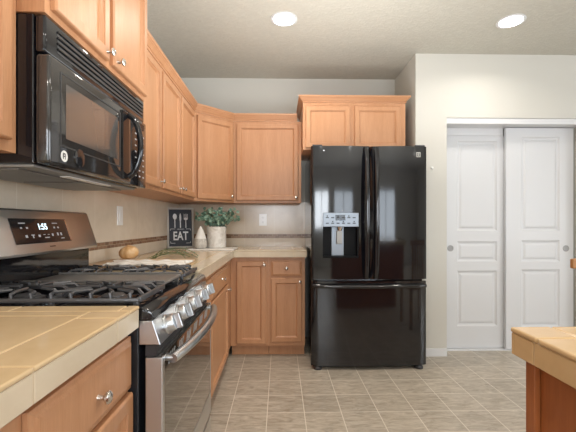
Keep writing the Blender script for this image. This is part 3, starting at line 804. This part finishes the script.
for s in (-1, 1):
    c.box(min(s*.09, s*.05), max(s*.09, s*.05), .178, .181, -.0038, -.003, f=sf); c.box(min(s*.092, s*.089), max(s*.092, s*.089), .165, .178, -.0038, -.003, f=sf)
    c.box(min(s*.09, s*.05), max(s*.09, s*.05), .045, .048, -.0038, -.003, f=sf); c.box(min(s*.092, s*.089), max(s*.092, s*.089), .048, .062, -.0038, -.003, f=sf)
c.box(-.03, .03, .176, .179, -.0038, -.003, f=sf)
c.build('corner_marks', 'chalk', t)

# ------------------------------------------------------------------ tray, vase, plant
tag(MB().box(-.800, -.392, 3.13, 3.42, ZT+.0005, ZT+.013, .004, 2).build('serving_tray', 'white_ceramic'),
    'thin white rectangular tray on the corner counter under the vase and the plant', 'tray')
zt = ZT+.0135
vz = MB().lathe([(.040, 0), (.050, .006), (.056, .03), (.055, .055), (.048, .09), (.036, .125), (.022, .16), (.011, .185), (.008, .192), (.003, .193)], (0,0,0), (0,0,1), 32).build('teardrop_vase', 'speckled_ceramic', smooth=60)
vz.location = (-.700, 3.235, zt)
tag(vz, 'small teardrop shaped ceramic vase, white above and speckled grey below, left of the plant', 'vase')
px, py = -.577, 3.335
t = thing('potted_eucalyptus', 'eucalyptus sprigs in a white marbled cylinder pot on the white tray', 'plant', (px, py, zt))
MB().lathe([(.080, 0), (.086, .004), (.087, .185), (.085, .190), (.080, .190), (.078, .150), (.002, .150)], (px, py, zt), (0,0,1), 36).build('pot', 'marble', t, smooth=40)
random.seed(11)
stm = MB(); lf = MB()
targets = [(-.19,.26),( -.17,.29),(-.13,.33),(-.09,.30),(-.05,.27),(-.01,.31),(.03,.33),(.06,.27),(.10,.31),(.14,.28),(.17,.33),(.19,.27),(.21,.30),(-.15,.25),(.12,.23),(-.04,.33),(.0,.24),(.205,.24),(.06,.22),(-.11,.25)]
for i, (dx, dz) in enumerate(targets):
    dy = random.uniform(-.11, .10); b = Vector((px+random.uniform(-.04,.04), py+random.uniform(-.04,.04), zt+.15)); e = Vector((px+dx*.93, py+dy, zt+dz*1.04))
    mid = (b+e)/2 + Vector((0, 0, .045)); pts = []
    for k in range(9):
        u = k/8; pts.append(b*(1-u)**2 + mid*2*u*(1-u) + e*u*u)
    stm.tube(pts, [.0022-.0001*k for k in range(9)], 5)
    for k in range(2, 9):
        for s in (-1, 1):
            c0 = pts[k]; r = random.uniform(.013, .022)*(1.1-.03*k)
            d = Vector((random.uniform(-1,1), random.uniform(-1,1)*.8, random.uniform(-.3,1))).normalized()
            nrm_ = Vector((random.uniform(-1,1), -1+random.uniform(-.6,.9), random.uniform(-.3,1))).normalized()
            a = (d - nrm_*d.dot(nrm_)).normalized(); bb = nrm_.cross(a)
            ctr = c0 + a*r*1.05
            vs = [lf.bm.verts.new(ctr + a*r*cos(t_) + bb*r*.85*sin(t_) + nrm_*(.18*r*abs(sin(t_)))) for t_ in [2*pi*j/10 for j in range(10)]]
            mc = lf.bm.verts.new(ctr)
            for j in range(10): lf.bm.faces.new((vs[j], vs[(j+1) % 10], mc))
stm.build('stems', 'stem', t)
lf.build('foliage', 'eucalyptus_leaf', t)

# ------------------------------------------------------------------ board, towel, onion, herbs
tag(MB().box(-1.025, -.52, 1.90, 2.25, ZT+.0005, ZT+.016, .005, 2).build('cutting_board', 'board_wood'),
    'light wooden cutting board on the counter behind the range, under the towel', 'cutting board')
mb = MB(); n = 28; m_ = 12
def tz(x, y): return ZT+.0175+.004+.0035*sin(x*60+1.5*sin(y*20))+.003*sin(y*48+x*9)
top = [[mb.bm.verts.new((-.90+.40*i/n + .012*sin(j*1.3), 1.875+.20*j/m_ + .010*sin(i*.7), tz(-.90+.40*i/n, 1.875+.20*j/m_)+.010*(sin(pi*j/m_)))) for j in range(m_+1)] for i in range(n+1)]
for i in range(n):
    for j in range(m_): mb.bm.faces.new((top[i][j], top[i+1][j], top[i+1][j+1], top[i][j+1]))
ex = bmesh.ops.extrude_face_region(mb.bm, geom=list(mb.bm.faces))
for v in [g_ for g_ in ex['geom'] if isinstance(g_, bmesh.types.BMVert)]: v.co.z = max(ZT+.0165, v.co.z-.016)
tag(mb.build('kitchen_towel', 'linen', smooth=60), 'folded white linen towel lying on the cutting board behind the range', 'towel')
on = MB().lathe([(.012, 0), (.030, .004), (.048, .016), (.057, .036), (.055, .056), (.044, .072), (.026, .082), (.010, .087), (.005, .090), (.001, .0905)], (0,0,0), (0,0,1), 28).build('onion', 'onion_skin', smooth=60)
on.location = (-.885, 2.172, ZT+.018); on.rotation_euler = (0, radians(-8), 0.3); on.location.z += .004; on.scale = (.98, .98, .92)
tag(on, 'round golden brown onion on the left end of the cutting board', 'onion')
random.seed(21)
t = thing('herb_bunch', 'loose bunch of thin green herb stalks beside the onion', 'herbs', (-.75, 2.33, ZT))
mb = MB(); ml = MB()
for i in range(6):
    a = Vector((-.86+random.uniform(0,.06), 2.30+random.uniform(0,.07), ZT+.006)); L = random.uniform(.18, .34); an = -.10 + i*.17
    e = a + Vector((cos(an)*L, sin(an)*L, random.uniform(.0, .035))); mid = (a+e)/2 + Vector((0, 0, random.uniform(.05, .13)))
    pts = [a*(1-u)**2 + mid*2*u*(1-u) + e*u*u for u in [k/10 for k in range(11)]]
    for p in pts: p.z = max(p.z, ZT+.004)
    mb.tube(pts, .0021, 5)
    if i % 2 == 0:
        for k in (7, 9, 10):
            d = Vector((random.uniform(-1,1), random.uniform(-1,1), random.uniform(.0,1))).normalized()
            ml.tube([pts[k], pts[k]+d*.009, pts[k]+d*.016], [.0012, .003, .0008], 5)
mb.build('stalks', 'green_stem', t); ml.build('leaves', 'eucalyptus_leaf', t)

# ------------------------------------------------------------------ chair at the right edge
t = thing('dining_chair', 'light brown wooden chair back just visible at the right edge beyond the island', 'chair', (1.76, 1.7, 0))
MB().box(1.541, 1.981, 1.885, 1.910, .938, .990, .006, 2).build('crest_rail', 'chair_wood', t)
MB().box(1.570, 1.950, 1.52, 1.895, .440, .465, .006, 2).build('seat', 'chair_wood', t)
for x in (1.583, 1.923):
    MB().box(x, x+.032, 1.882, 1.914, .4655, .9375, .004).build('back_post', 'chair_wood', t)
    MB().box(x, x+.034, 1.860, 1.894, .0005, .4395, .004).build('leg', 'chair_wood', t)
    MB().box(x, x+.034, 1.525, 1.559, .0005, .4395, .004).build('leg', 'chair_wood', t)
for k in range(4): MB().box(1.650+k*.063, 1.675+k*.063, 1.890, 1.903, .4655, .9375, .003).build('back_slat', 'chair_wood', t)
